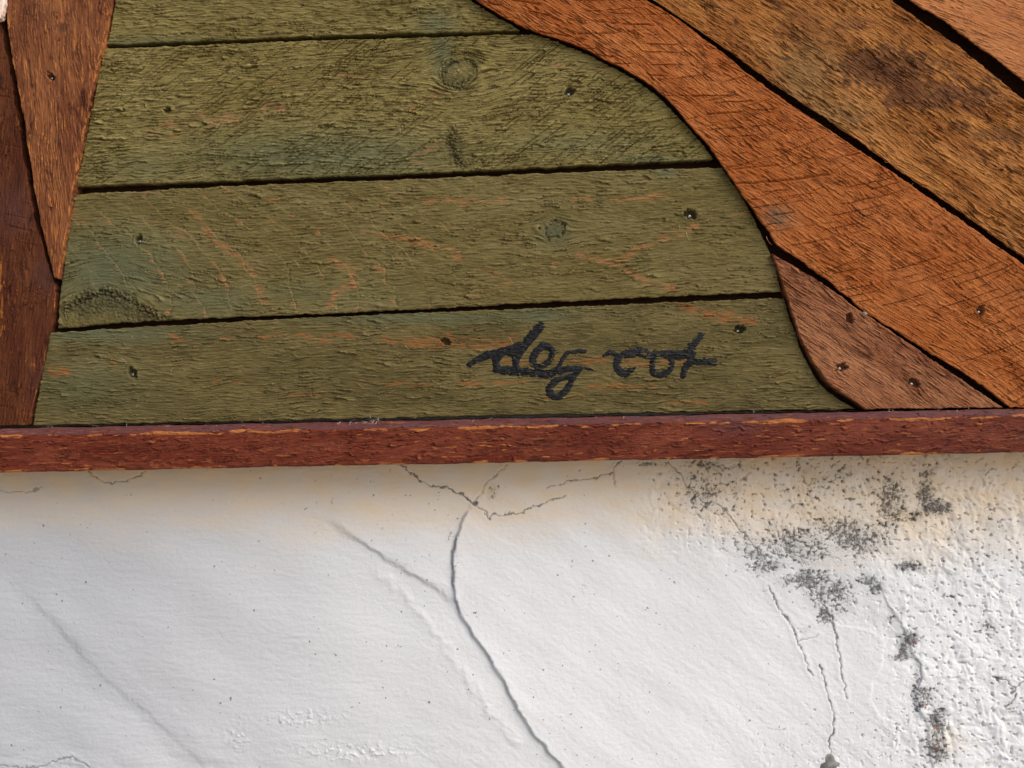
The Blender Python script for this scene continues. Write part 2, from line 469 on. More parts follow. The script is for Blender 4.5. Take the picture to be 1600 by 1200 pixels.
def build_plank(name, P, face_y, thick, bot, top, lef, rig, mat, parent, label=None, chip=1.0, edge_bare=0.0, bevel=1.1, undercut=0.1):
    """each side is a polyline in photo pixels; bot/top run the same way, lef/rig run from bot to top"""
    cv = [catmull(c) for c in (bot, top, lef, rig)]
    P0 = coons(*cv, np.linspace(0, 1, 120), np.linspace(0, 1, 120))
    u = samples(P0, 1); v = samples(P0, 0)
    G = coons(*cv, u, v)
    # distance to the outline (mm), then a ragged edge: points near the outline wander
    ex = np.minimum.outer
    seg_u = np.hypot(*np.moveaxis(np.diff(G, axis=1), -1, 0)) * 0.5
    su = np.concatenate([np.zeros((len(v), 1)), np.cumsum(seg_u, 1)], 1)
    seg_v = np.hypot(*np.moveaxis(np.diff(G, axis=0), -1, 0)) * 0.5
    sv = np.concatenate([np.zeros((1, len(u))), np.cumsum(seg_v, 0)], 0)
    d = np.minimum(np.minimum(su, su[:, -1:] - su), np.minimum(sv, sv[-1:] - sv))
    px, py = G[..., 0], G[..., 1]
    near_e = np.exp(-d / 2.5)
    a_, b_ = P.grain(px, py)
    jx = chip * (1.6 * perlin(px / 26, py / 26, P.seed + 40) + 1.0 * perlin(px / 7, py / 7, P.seed + 41))
    jy = chip * (1.6 * perlin(px / 26, py / 26, P.seed + 42) + 1.0 * perlin(px / 7, py / 7, P.seed + 43))
    px = px + jx * near_e; py = py + jy * near_e
    h, bare, dark, tint, pool, tips = P.field(px, py)
    r = bevel * (0.75 + 0.7 * perlin(px / 30, py / 30, P.seed + 44))
    r = np.maximum(r, 0.35)
    q = np.clip(1 - d / r, 0, 1)
    h = h * sstep(0, 1.0, d / 1.6 + 0.35) - r * (1 - np.sqrt(np.maximum(1 - q * q, 0)))
    if edge_bare:
        bare = np.maximum(bare, edge_bare * sstep(2.6, 0.3, d + 1.2 + 2.6 * perlin(px / 22, py / 22, P.seed + 45)))
    Y = face_y - h * MM
    X = wx(px, face_y); Z = wz(py, face_y)
    nu, nv = len(u), len(v)
    front = np.stack([X, Y, Z], -1).reshape(-1, 3)
    ga = np.stack([a_, b_, np.full(a_.shape, P.seed * 3.7)], -1).reshape(-1, 3)
    hn = np.clip(0.5 + 0.5 * tips - 0.5 * pool * (1 - tips), 0, 1)
    mk = np.stack([bare, dark, tint, hn], -1).reshape(-1, 4)
    i = np.arange(nu * nv).reshape(nv, nu)
    loop = np.concatenate([i[0, :-1], i[:-1, -1], i[-1, :0:-1], i[:0:-1, 0]])
    # is the outline counter-clockwise seen from the camera?
    lx, lz = front[loop, 0], front[loop, 2]
    ccw = np.sum(lx * np.roll(lz, -1) - np.roll(lx, -1) * lz) > 0
    faces = grid_faces(nu, nv, flip=not ccw)
    co, gs, ms, fs = [front], [ga], [mk], [faces]
    prev = loop; base = nu * nv; nl = len(loop)
    steps = (1.2, 3.0, 6.0, thick)
    for k, dp in enumerate(steps):
        c = front[loop].copy()
        wob = 0.25 * chip * perlin(c[:, 0] / 0.004, np.full(nl, dp / 2.0), P.seed + 50)
        c[:, 1] = face_y + dp * MM + (0 if k < 3 else 0)
        cen = c[:, [0, 2]] - np.roll(c[:, [0, 2]], 3, 0)
        nrm = np.stack([cen[:, 1], -cen[:, 0]], -1); nrm /= (np.linalg.norm(nrm, axis=1, keepdims=True) + 1e-9)
        if not ccw: nrm = -nrm
        wob = wob - undercut * dp
        c[:, 0] += nrm[:, 0] * wob * MM; c[:, 2] += nrm[:, 1] * wob * MM
        co.append(c)
        g = ga[loop].copy(); g[:, 1] += dp * 1.0; gs.append(g)
        m_ = mk[loop].copy()
        m_[:, 0] = np.clip(edge_bare * 0.9 * sstep(0.0, 0.5, perlin(c[:, 0] / 0.009, c[:, 2] / 0.009, P.seed + 51) + 0.2), 0, 1); m_[:, 1] *= 0.3
        ms.append(m_)
        cur = np.arange(base, base + nl); base += nl
        n1, n2 = np.roll(prev, -1), np.roll(cur, -1)
        f = np.stack([prev, cur, n2, n1], -1)
        fs.append(f if ccw else f[:, ::-1])
        prev = cur
    me = mesh_from(name, np.concatenate(co), np.concatenate(fs))
    set_attr(me, 'grain', np.concatenate(gs), 'FLOAT_VECTOR')
    set_attr(me, 'mask', np.concatenate(ms), 'FLOAT_COLOR')
    o = link(name, me, mat, parent)
    if label: o['label'] = label
    add_nails(o, P, face_y)
    return o

def add_nails(plank, P, face_y):
    for n, (cx, cy, r) in enumerate(P.pits):
        rnd = random.Random(int(cx * 7 + cy))
        if (cx, cy) in ((697, 534), (262, 172), (1328, 498)): continue          # empty, torn holes
        # a bent shank end with a small flattened head, sunk in its torn hole
        segs = 10; rr = r * 0.5 * rnd.uniform(0.34, 0.56)
        prof = [(0.0, 2.35), (rr * 0.55, 2.3), (rr * 0.9, 2.0), (rr, 1.6), (rr * 0.62, 1.35), (rr * 0.55, 0.0)]
        vs, fs = [], []
        for (rad, dep) in prof[1:]:
            for k in range(segs):
                t = 2 * math.pi * k / segs
                q = rad * (1 + 0.12 * rnd.uniform(-1, 1))
                vs.append((q * math.cos(t), -dep, q * math.sin(t) * 0.85))
        vs = [(0, -2.35, 0)] + vs
        tilt = rnd.uniform(-0.5, 0.5); lean = rnd.uniform(0.15, 0.55)
        out = []
        for x, y, z in vs:
            y2 = y * math.cos(lean) - z * math.sin(lean); z2 = y * math.sin(lean) + z * math.cos(lean)
            x2 = x * math.cos(tilt) - y2 * math.sin(tilt); y3 = x * math.sin(tilt) + y2 * math.cos(tilt)
            out.append((x2 * MM, y3 * MM, z2 * MM))
        tri = [(0, 1 + (k + 1) % segs, 1 + k) for k in range(segs)]
        quad = []
        for j in range(len(prof) - 2):
            for k in range(segs):
                a = 1 + j * segs + k; b = 1 + j * segs + (k + 1) % segs
                quad += [(a, b, b + segs), (a, b + segs, a + segs)]
        me = mesh_from('nail', out, np.array(tri + quad))
        o = link('nail', me, M_NAIL, plank)
        o.location = (wx(cx - r * 0.18, face_y), face_y + 3.7 * MM, wz(cy + r * 0.22, face_y))

panel = bpy.data.objects.new('wooden_panel', None)
panel.empty_display_size = 0.05
C.objects.link(panel)
panel['label'] = 'picture panel of green, orange and brown sawn planks with a dark red bottom rail'
panel['category'] = 'wall panel'

greens, browns = {}, {}
G1 = Plank(0.6, 3, 1.4, saw=[(30, 6.0, 0.30, 0, -0.15)], tints=[(680, 35, 30, 20, 0.8), (250, 66, 120, 10, .5)])
G2 = Plank(2.2, 11, 1.35, kdark=0.38, saw=[(36, 3.6, 0.85, 0.0, 0.30), (41, 6.0, 0.6, 0, 0.1)], knots=[(716, 114, 23)], pits=[(262, 172, 6), (890, 144, 8)],
           marks=[([(235, 205), (290, 190), (330, 180)], 14, .7), ([(330, 190), (420, 170), (440, 168)], 11, .9), ([(525, 122), (570, 120)], 6, .8),
                  ([(600, 122), (650, 118)], 6, .8), ([(640, 170), (690, 142)], 7, .9), ([(650, 250), (690, 222)], 10, .8), ([(840, 102), (900, 106)], 8, .8),
                  ([(925, 110), (950, 100)], 9, .9), ([(270, 212), (290, 206)], 7, .8), ([(950, 180), (1000, 178)], 5, .5), ([(420, 124), (440, 124)], 5, .8)],
           crust=[([(708, 200), (704, 222), (714, 246), (722, 258)], 7, 0.0)], darks=[(712, 228, 14, 26, .5)], tints=[(500, 245, 210, 40, 0.85), (230, 262, 90, 25, .5), (690, 80, 18, 34, 0.9), (900, 225, 120, 20, .45), (1010, 248, 60, 8, .8)])
G3 = Plank(1.8, 23, 0.95, rings=True, saw=[(-14, 8.0, 0.22, 0, -0.1), (35, 9.0, 0.2, 0, -.2)], knots=[(160, 494, 46), (867, 360, 14)], pits=[(217, 374, 7), (1079, 335, 9)],
           marks=[([(300, 330), (335, 375), (375, 405), (398, 430), (412, 470)], 9, .9), ([(230, 340), (290, 372), (330, 400), (345, 440)], 6, .6),
                  ([(410, 344), (470, 352), (540, 362), (590, 366)], 6, .55), ([(520, 408), (552, 424), (552, 446), (525, 455), (515, 478)], 7, .95),
                  ([(600, 370), (645, 376), (680, 386), (715, 396)], 9, .95), ([(700, 400), (760, 420), (790, 440)], 12, .5),
                  ([(905, 398), (950, 408), (975, 418), (1000, 436), (1050, 452)], 9, 1), ([(965, 406), (1000, 388), (1040, 372), (1060, 364), (1090, 356)], 8, .95),
                  ([(660, 316), (700, 312), (730, 316), (790, 312)], 8, .8), ([(890, 310), (970, 312), (1060, 305)], 6, .8), ([(840, 416), (870, 414)], 6, .8),
                  ([(735, 460), (760, 458), (800, 440)], 6, .6), ([(1140, 334), (1166, 332)], 6, .8), ([(118, 330), (130, 345)], 9, .6), ([(615, 304), (625, 307)], 6, .6), ([(615, 308), (610, 318)], 5, .5), ([(225, 305), (200, 320)], 6, .5),
                  ([(500, 320), (560, 318), (630, 316)], 5, .5), ([(415, 310), (440, 305)], 6, .6)],
           tints=[(170, 420, 120, 60, 0.95), (320, 470, 90, 26, 0.7), (480, 460, 140, 22, .4), (867, 362, 26, 18, .8), (1040, 268, 16, 8, 1)],
           crust=[([(100, 486), (116, 472), (138, 460), (165, 454), (192, 461), (212, 474), (236, 490), (262, 502)], 8, 1.0)])
G4 = Plank(0.6, 37, 0.85, saw=[(-22, 12.0, 0.18, 0, -0.2)], pits=[(207, 583, 8), (697, 534, 7), (1155, 515, 8)],
           marks=[([(270, 525), (310, 540)], 9, .6), ([(345, 528), (400, 526)], 7, .5), ([(400, 527), (470, 524)], 8, .8), ([(480, 530), (550, 524)], 9, .85), ([(595, 527), (650, 535), (690, 540)], 10, .95),
                  ([(670, 530), (770, 542), (800, 535)], 12, .9), ([(780, 563), (930, 565), (950, 566)], 8, .8), ([(965, 567), (1070, 568)], 7, .85), ([(925, 603), (1020, 604)], 5, .9), ([(1060, 478), (1120, 494)], 8, .9), ([(1100, 487), (1175, 503)], 10, 1), ([(720, 600), (820, 598)], 5, .8), ([(850, 622), (920, 612)], 4, .7),
                  ([(1035, 626), (1100, 628)], 5, .9), ([(450, 618), (500, 618)], 4, .7), ([(80, 579), (104, 580)], 8, 1), ([(85, 588), (90, 586)], 6, 1), ([(174, 566), (178, 566)], 6, .9), ([(290, 596), (400, 594)], 4, .6), ([(560, 600), (680, 600)], 5, .7), ([(1180, 560), (1230, 600)], 6, .4)],
           tints=[(170, 522, 130, 14, 0.95), (660, 498, 160, 9, 0.8), (840, 492, 60, 12, .9), (130, 600, 90, 40, .45), (160, 575, 8, 4, 1)])

TOP_CURVE = [(600, -110), (655, -62), (735, 0), (768, 20), (812, 46)]
build_plank('plank', G1, Y_GREEN, 14, [(167, 70), (400, 60), (600, 53), (813, 47)], [(190, -110), (600, -110)], [(167, 70), (180, 0), (190, -110)],
            [(813, 47), (768, 20), (735, 0), (655, -62), (600, -110)], M_GREEN, panel, 'green plank cut off by the top of the photo')
build_plank('plank', G2, Y_GREEN, 14, [(118, 291), (400, 281), (700, 268), (900, 259), (1114, 249)], [(161, 76), (400, 66), (640, 58), (836, 52)],
            [(118, 291), (140, 190), (161, 76)], [(1114, 249), (1105, 234), (1065, 188), (1025, 148), (990, 123), (950, 101), (900, 77), (836, 53)], M_GREEN, panel,
            'green plank with a round dark knot and diagonal saw scratches')
build_plank('plank', G3, Y_GREEN, 14, [(90, 513), (250, 501), (600, 486), (900, 470), (1222, 455)], [(116, 303), (350, 291), (600, 281), (1000, 265), (1128, 262)],
            [(90, 513), (92, 470), (104, 380), (116, 303)], [(1222, 455), (1210, 412), (1190, 366), (1160, 308), (1128, 262)], M_GREEN_MID, panel,
            'green plank with curved bare grain lines and a ragged knot in its left corner')
p4 = build_plank('plank', G4, Y_GREEN, 14, [(50, 665), (400, 658), (800, 649), (1336, 639)], [(78, 520), (250, 509), (600, 491), (900, 479), (1225, 465)],
                 [(50, 665), (64, 590), (78, 520)], [(1336, 639), (1288, 606), (1262, 568), (1242, 518), (1225, 465)], M_GREEN_LOW, panel,
                 'olive green plank with black handwriting at the bottom')

L1 = Plank(93, 51, 0.8, undul=.8, pits=[(79, 119, 6)], darks=[(100, 42, 9, 7, .9), (60, 25, 30, 20, .3)], warp=0.8, saw=[(20, 9, .2, 0, -.2)])
L0 = Plank(84, 57, 0.8, undul=.9, warp=0.8, saw=[(-12, 7, 0.3, 0, 0)], tints=[(75, 430, 24, 30, .8), (20, 330, 30, 40, .7), (60, 600, 20, 40, .3)], marks=[([(-2, 400), (1, 470), (-2, 520)], 7, .8), ([(38, 560), (55, 575)], 6, .6)])
build_plank('plank', L1, Y_BROWN, 18, [(84, 434), (60, 330), (38, 200), (20, 100), (9, 20), (4, -110)], [(90, 436), (104, 360), (118, 275), (146, 130), (166, 40), (186, -110)],
            [(84, 434), (90, 436)], [(4, -110), (186, -110)], M_LEFT, panel, 'brown wedge plank narrowing downward beside the green planks', edge_bare=0.85)
build_plank('plank', L0, Y_BROWN + 0.003, 16, [(-160, 672), (-160, -110)], [(44, 665), (62, 590), (80, 512), (86, 460), (74, 410), (52, 330), (30, 205), (12, 100), (3, 55), (0, -110)],
            [(-160, 672), (44, 665)], [(-160, -110), (0, -110)], M_LEFT_DARK, panel, 'dark red brown plank at the left edge of the photo', edge_bare=0.4)
LC = Plank(88, 59, 0.3)
build_plank('plank', LC, Y_BROWN - 0.004, 5, [(-90, 40), (-90, -110)], [(-2, 30), (2, 26), (6, 5), (8, -110)], [(-90, 40), (-2, 30)], [(-90, -110), (8, -110)], M_CREAM, panel,
            'pale cream piece in the top left corner', edge_bare=0.6)

R1 = Plank(-33, 63, 0.75, kdark=.62, saw=[(-8, 7.0, 0.75, -0.0007, 0.25), (-4, 11, 0.55, -0.0010, .1), (-62, 17, 0.14, 0, -.15)], pits=[(1533, 485, 7)],
           darks=[(1212, 338, 16, 14, .6)], tints=[(1215, 340, 26, 20, .9), (1420, 165, 12, 6, .6)],
           marks=[([(980, 75), (1030, 82)], 10, .8), ([(1000, 200), (1040, 210)], 8, .6), ([(1210, 225), (1280, 300)], 12, .5), ([(1390, 310), (1470, 330)], 11, .8), ([(1480, 430), (1530, 450)], 12, .8), ([(1200, 345), (1215, 360)], 7, .9)])
build_plank('plank', R1, Y_BROWN, 18,
            [(560, -110), (655, -66), (742, -2), (800, 33), (850, 53), (905, 71), (950, 94), (985, 111), (1017, 131), (1050, 159), (1078, 191), (1111, 229), (1127, 252), (1150, 284), (1176, 322), (1199, 354), (1217, 380), (1252, 405), (1287, 430), (1325, 460), (1360, 489), (1412, 521), (1462, 553), (1537, 600), (1584, 637)],
            [(860, -110), (940, -50), (1012, 0), (1060, 30), (1120, 75), (1200, 138), (1300, 205), (1400, 273), (1500, 342), (1600, 413), (1790, 540)],
            [(560, -110), (860, -110)], [(1578, 637), (1680, 636), (1790, 632), (1790, 540)], M_ORANGE, panel,
            'orange plank with curved lower edge and arched saw marks along the green area', edge_bare=0.35, undercut=0.35)
R2 = Plank(-34, 71, 0.85, undul=0.8, saw=[(-30, 16, .2, 0, -.2)], darks=[(1385, 105, 84, 36, .95), (1440, 150, 66, 26, .9), (1520, 150, 48, 16, .8), (1560, 210, 40, 14, .7), (1500, 195, 20, 10, .6), (1330, 38, 30, 10, .5), (1250, 40, 40, 30, .3), (1590, 215, 20, 20, .5)],
           tints=[(1260, 120, 60, 60, .7), (1300, 180, 60, 40, .6)], marks=[([(1180, 10), (1230, 40)], 9, .6), ([(1440, 60), (1500, 90)], 12, .7), ([(1350, 70), (1430, 78)], 8, .7), ([(1400, 170), (1560, 200)], 12, .8), ([(1290, 110), (1330, 130)], 10, .6)])
build_plank('plank', R2, Y_BROWN, 18, [(960, -52), (1026, -2), (1100, 50), (1200, 125), (1300, 191), (1400, 262), (1500, 331), (1600, 402), (1790, 526)],
            [(1240, -110), (1394, 0), (1430, 26), (1500, 75), (1600, 154), (1790, 300)], [(960, -52), (880, -110), (1240, -110)], [(1790, 526), (1790, 300)], M_TAN, panel,
            'tan brown plank with a dark stain patch in the upper right', edge_bare=0.35, undercut=0.55)
R3 = Plank(-20, 83, 0.42, undul=0.6, saw=[(-36, 14, .15, 0, -.2)])
build_plank('plank', R3, Y_BROWN - 0.001, 19, [(1290, -92), (1420, -1), (1470, 30), (1540, 80), (1600, 126), (1790, 262)], [(1500, -110), (1790, -60)],
            [(1290, -92), (1262, -110), (1500, -110)], [(1790, 262), (1790, -60)], M_PALE, panel, 'light orange plank in the top right corner', edge_bare=0.3, undercut=0.75)
RT = Plank(-35, 91, 0.6, pits=[(1328, 498, 7), (1315, 574, 8), (1428, 598, 8)], saw=[(-38, 10, .3, 0, .1)], darks=[(1330, 508, 16, 10, .35), (1440, 590, 20, 10, .4)], warp=.6)
build_plank('plank', RT, Y_BROWN, 18, [(1207, 396), (1228, 455), (1246, 512), (1268, 560), (1300, 602), (1352, 639)], [(1212, 399), (1250, 421), (1300, 453), (1350, 490), (1400, 523), (1450, 558), (1500, 592), (1566, 637)],
            [(1207, 396), (1212, 399)], [(1352, 639), (1568, 637)], M_UMBER, panel, 'small brown triangular plank with three nail holes above the rail', edge_bare=0.3)

# backing board behind the gaps
def backing():
    xs = np.concatenate([np.linspace(-0.49, 0.50, 320)])
    zs = np.linspace(-0.0235, 0.36, 130)
    X, Z = np.meshgrid(xs, zs)
    Z = Z + 0.0097 * X * 1.0 * np.clip(1 - (Z + 0.0235) / 0.3, 0, 1)
    h = 0.5 * fbm(X * 60, Z * 500, 3, 5)
    Y = Y_GREEN + 0.0095 - h * MM
    n = X.size
    front = np.stack([X, Y, Z], -1).reshape(-1, 3)
    back = front.copy(); back[:, 1] = -0.004
    i = np.arange(n).reshape(X.shape)
    loop = np.concatenate([i[0, :-1], i[:-1, -1], i[-1, :0:-1], i[:0:-1, 0]])
    bl = n + np.arange(len(loop))
    co = np.concatenate([front, back[loop]])
    f = np.concatenate([grid_faces(len(xs), len(zs)), np.stack([loop, bl, np.roll(bl, -1), np.roll(loop, -1)], -1)])
    me = mesh_from('backing_board', co, f)
    src = np.concatenate([front, front[loop]])
    set_attr(me, 'grain', np.stack([src[:, 0] * 1000, src[:, 2] * 1000, np.full(len(src), 2.0)], -1), 'FLOAT_VECTOR')
    mk = np.zeros((len(src), 4)); mk[:, 3] = 0.3
    set_attr(me, 'mask', mk, 'FLOAT_COLOR')
    link('backing_board', me, M_BACK, panel)
backing()

# ------------------------------------------------------------------ dark red rail along the bottom
def rail():
    ux = np.concatenate([np.linspace(-160, -24, 20), np.arange(-20, 1620, 1.25), np.linspace(1624, 1790, 20)])
    prof = []                                   # (photo y at x=0, depth behind the rail face in mm, part of section)
    for t in np.linspace(0, 1, 6): prof.append((738.5, 31 * (1 - t) + 1.3 * t, 0))        # underside
    for t in np.linspace(0, 1, 6)[1:]: prof.append((738.5 - 2.2 * math.sin(t * math.pi / 2), 1.3 * (1 - math.sin(t * math.pi / 2)) , 1))
    for t in np.linspace(0, 1, 52)[1:]: prof.append((736.3 - 55.0 * t, 0.0, 2))          # sawn face
    for t in np.linspace(0, 1, 16)[1:]: prof.append((681.3 - 10.5 * t ** 0.85, 6.0 * t ** 1.15, 3))   # worn chamfer
    for t in np.linspace(0, 1, 6)[1:]: prof.append((670.8 + 0.6 * t, 6.0 + 25 * t, 4))
    P = np.array(prof); nv = len(P)
    U, K = np.meshgrid(ux, np.arange(nv))
    V0 = P[K, 0]; Dp = P[K, 1]; Sg = P[K, 2]
    a = U * 0.5; b = -V0 * 0.5 + Dp
    b = b + 1.2 * perlin(a / 60, b / 14, 101) + 0.5 * perlin(a / 18, b / 6, 102)
    v = b / 3.1 + 1.1 * perlin(a / 20, b / 6, 103) + 0.6 * perlin(a / 6, b / 3, 104)
    f1 = 1 - (v - np.floor(v))
    am = sstep(-0.2, 0.5, perlin(a / 12, b / 4, 105))
    v2 = b / 1.6 + 1.0 * perlin(a / 9, b / 3, 106); f2 = 1 - (v2 - np.floor(v2))
    h = am * (f1 ** 1.3 - 0.4) * 1.4 + (f2 - .5) * 0.7 * sstep(-.2, .4, perlin(a / 7, b / 3, 107)) + 0.25 * fbm(a / 30, b / 8, 3, 108)
    k = a / 9 + 0.5 * perlin(a / 20, b / 10, 109) + b * 0.02                 # upright saw ticks
    h = h - 0.28 * np.exp(-((k - np.floor(k) - .5) / 0.05) ** 2) * sstep(0, .4, perlin(a / 9, b / 9, 110))
    h = h * np.where(Sg == 2, 1.0, np.where(Sg == 3, 0.85, 0.3))
    ech = 1.8 * perlin(U / 60, U * 0 + K * 0.02, 111) + 1.0 * perlin(U / 14, K * 0.05, 112)
    V = V0 - 0.01965 * U + np.where(Sg >= 2, 0.6 * ech * (V0 < 690), 0.55 * ech * (Sg <= 1) )
    y = Y_RAIL + Dp * MM - h * MM
    X = wx(U, Y_RAIL); Z = wz(V, Y_RAIL)
    # the top of the chamfer is deeper: keep its real height
    front = np.stack([X, y, Z], -1).reshape(-1, 3)
    nu = len(ux)
    faces = grid_faces(nu, nv)
    i = np.arange(nu * nv).reshape(nv, nu)
    # end caps (fan of quads between the two halves of the section)
    caps = []
    for col, fl in ((0, False), (nu - 1, True)):
        c = i[:, col]
        for q in range(nv // 2 - 1):
            quad = [c[q], c[q + 1], c[nv - 2 - q], c[nv - 1 - q]]
            caps.append(quad[::-1] if fl else quad)
    back = [[i[0, q + 1], i[0, q], i[-1, q], i[-1, q + 1]] for q in range(nu - 1)]
    me = mesh_from('frame_rail', front, np.concatenate([faces, np.array(caps), np.array(back)]))
    arris = np.exp(-((V0 - 682.5 + 2.5 * perlin(U / 45, U * 0, 113)) / (2.2 + 1.5 * perlin(U / 60, U * 0 + 3, 114) + 0.8 * perlin(U / 9, V0 / 3, 122))) ** 2)
    arris = arris * sstep(-0.30, 0.22, perlin(U / 48, U * 0 + 9, 115) + 0.35 * perlin(U / 10, V0 / 5, 116) + 0.05)
    low = np.exp(-((V0 - 737.5) / 3.0) ** 2) * sstep(0.0, 0.3, perlin(U / 75, U * 0 + 5, 117) + 0.25 * perlin(U / 12, V0 / 5, 118)) * (Sg < 2.5)
    fleck = 0.50 * sstep(0.50, 0.95, perlin(U / 22, V0 / 5, 119) + 0.6 * perlin(U / 90, V0 / 40, 120)) * (Sg == 2)
    bare = np.clip(np.maximum(np.maximum(arris * 1.2, low), fleck), 0, 1)
    tint = np.where(Sg == 3, 0.80 + 0.5 * fbm(U / 40, V0 / 4, 3, 121), np.where(Sg == 4, 0.9, 0.0)) * (1 - np.clip(arris, 0, 1))  # purple chamfer and top: bluish sky light painted into the colour
    tint = np.clip(tint, 0, 1); tint = np.maximum(tint, 0.5 * np.exp(-((U - 1150) / 50) ** 2 - ((V0 - 690) / 14) ** 2))
    dark = np.zeros_like(tint)
    set_attr(me, 'grain', np.stack([a, b, np.full(a.shape, 5.0)], -1).reshape(-1, 3), 'FLOAT_VECTOR')
    set_attr(me, 'mask', np.stack([bare, dark, tint, np.clip(.5 + .35 * h, 0, 1)], -1).reshape(-1, 4), 'FLOAT_COLOR')
    o = link('frame_rail', me, M_RAIL, panel)
    o['label'] = 'dark red rail with worn orange edge along the bottom'
    return o
frame_rail = rail()

# ------------------------------------------------------------------ handwriting
WORDS = [
    [([(733, 570), (754, 558), (778, 551), (797, 547), (815, 541)], [4, 5.5, 6.5, 6.5, 7]),
     ([(844, 510), (833, 523), (823, 535), (814, 548), (806, 562), (808, 577)], [6.5, 7.0, 6.5, 6, 5.5, 5]),
     ([(806, 556), (792, 550), (779, 556), (775, 566), (779, 577), (792, 580), (804, 577)], [5, 5, 6, 6, 6, 6, 5]),
     ([(775, 578), (802, 580), (837, 583), (852, 586), (871, 580), (890, 577), (905, 576)], [5, 6.5, 6.5, 6.5, 6.5, 5.5, 4.5]),
     ([(905, 576), (916, 576), (927, 578)], [2.2, 2, 1.8]),
     ([(838, 574), (832, 563), (837, 551), (845, 543), (853, 541), (862, 547), (862, 556), (855, 567), (843, 574)], [5, 5.5, 5.5, 5.5, 5.5, 5, 4.5, 4.5, 5]),
     ([(871, 577), (875, 569), (880, 559), (886, 552), (899, 549.5), (914, 549)], [3.5, 3.2, 3, 3, 3.3, 3]),
     ([(905, 577), (897, 588), (882, 590), (869, 595), (860, 604), (858, 612), (864, 619), (874, 619), (885, 609), (893, 595), (897, 588)],
      [4, 4.5, 4.5, 5, 5.5, 5.5, 5.5, 5.5, 5, 4.5, 4])],
    [([(943, 556), (953, 551), (965, 555), (979, 553), (997, 550.5), (1016, 554), (1037, 553), (1057, 554), (1073, 551), (1084, 537), (1096, 523)],
      [2.5, 4.5, 4.5, 6.5, 8, 7, 7, 7.5, 8.5, 6.5, 5]),
     ([(1060, 556), (1078, 555), (1083, 548)], [6, 6.5, 5]),
     ([(966, 560), (963, 570), (967, 579), (976, 584), (984, 580), (993, 575)], [6, 6, 6, 6, 4.5, 1.8]),
     ([(1021, 560), (1019, 572), (1021, 583), (1031, 586), (1042, 582), (1049, 572), (1048, 559)], [4.5, 4.5, 4.5, 4.5, 4.5, 4.5, 5]),
     ([(1067, 588), (1070, 577), (1078, 566), (1092, 565.5), (1116, 566)], [4.5, 5, 5.5, 5.2, 5.8])],
]
def lettering():
    for n, strokes in enumerate(WORDS):
        xs = [p[0] for s_, _ in strokes for p in s_]; ys = [p[1] for s_, _ in strokes for p in s_]
        st = 0.7
        gx = np.arange(min(xs) - 14, max(xs) + 14, st); gy = np.arange(min(ys) - 14, max(ys) + 14, st)
        PX, PY = np.meshgrid(gx, gy)
        WX = PX + 1.3 * perlin(PX / 9, PY / 5, 201) ; WY = PY + 0.9 * perlin(PX / 9, PY / 5, 203)
        prof = np.full(PX.shape, -1.0)
        for pts, ws in strokes:
            c = catmull(pts, 5); ws = [q * 0.94 for q in ws]
            w = np.interp(np.linspace(0, len(ws) - 1, len(c)), np.arange(len(ws)), ws)
            d, _, wd, _ = seg_dist(WX, WY, c, w)
            prof = np.maximum(prof, 1 - d / wd)
        keep = prof > -0.25
        h = G4.field(PX, PY)[0]
        hs = 0.65 * h + 0.15
        dome = 0.78 * np.sqrt(np.clip(prof + 0.25, 0, 1.25)) - 0.40
        top = hs + dome + 0.26 * fbm(PX / 8, PY / 4, 3, 205)
        Y = Y_GREEN - top * MM
        co = np.stack([wx(PX, Y_GREEN), Y, wz(PY, Y_GREEN)], -1).reshape(-1, 3)
        f = grid_faces(len(gx), len(gy), flip=True)
        f = f[keep.ravel()[f].all(1)]
        used = np.unique(f); mp = np.full(len(co), -1); mp[used] = np.arange(len(used))
        me = mesh_from('lettering', co[used], mp[f])
        o = link('lettering', me, M_INK, p4)
        o['label'] = ('handwritten black word ending in a looped g', 'handwritten black word ending in a crossed t')[n]
lettering()

# ------------------------------------------------------------------ loose fibres standing off the sawn faces, and lint on the rail
def tubes(name, chains, rad, mat, parent=None):
    vs, fs = [], []
    for c in chains:
        base = len(vs)
        for j, p in enumerate(c):
            r = rad * (1 - 0.6 * j / max(1, len(c) - 1))
            vs += [(p[0] + r, p[1], p[2]), (p[0] - r * .5, p[1] - r * .8, p[2] + r * .4), (p[0] - r * .5, p[1] + r * .4, p[2] - r * .8)]
        for j in range(len(c) - 1):
            for k in range(3):
                a = base + j * 3 + k; b = base + j * 3 + (k + 1) % 3
                fs.append((a, b, b + 3, a + 3))
    me = mesh_from(name, vs, np.array(fs))
    o = link(name, me, mat, parent)
    return o

def fibres(plank_objs_regions):
    rnd = random.Random(5)
    for parent, region, face_y, ang, n, mat, P in plank_objs_regions:
        n = int(n * 0.75)
        chains = []
        (x0, y0, x1, y1) = region
        for q in range(n):
            cx, cy = rnd.uniform(x0, x1), rnd.uniform(y0, y1)
            L = rnd.uniform(3, 11) if rnd.random() < .8 else rnd.uniform(11, 20)
            th = R(ang) + (rnd.gauss(0, .28) if rnd.random() < .75 else rnd.uniform(-2, 2))
            cur = rnd.uniform(-.06, .06); out = rnd.uniform(0.2, 1.3)
            h0 = float(P.field(np.array([cx]), np.array([cy]))[0][0])
            pts = []; x, y = cx, cy
            for j in range(6):
                t = j / 5
                pts.append((wx(x, face_y), face_y - (h0 + 0.1 + out * math.sin(t * math.pi * .8)) * MM, wz(y, face_y)))
                x += L / 5 * math.cos(th); y -= L / 5 * math.sin(th); th += cur * 3
            chains.append(pts)
        o = tubes('wood_fibres', chains, 0.00017, mat, parent)
        o['kind'] = 'stuff'
pl = [o for o in panel.children if o.name.startswith('plank')]
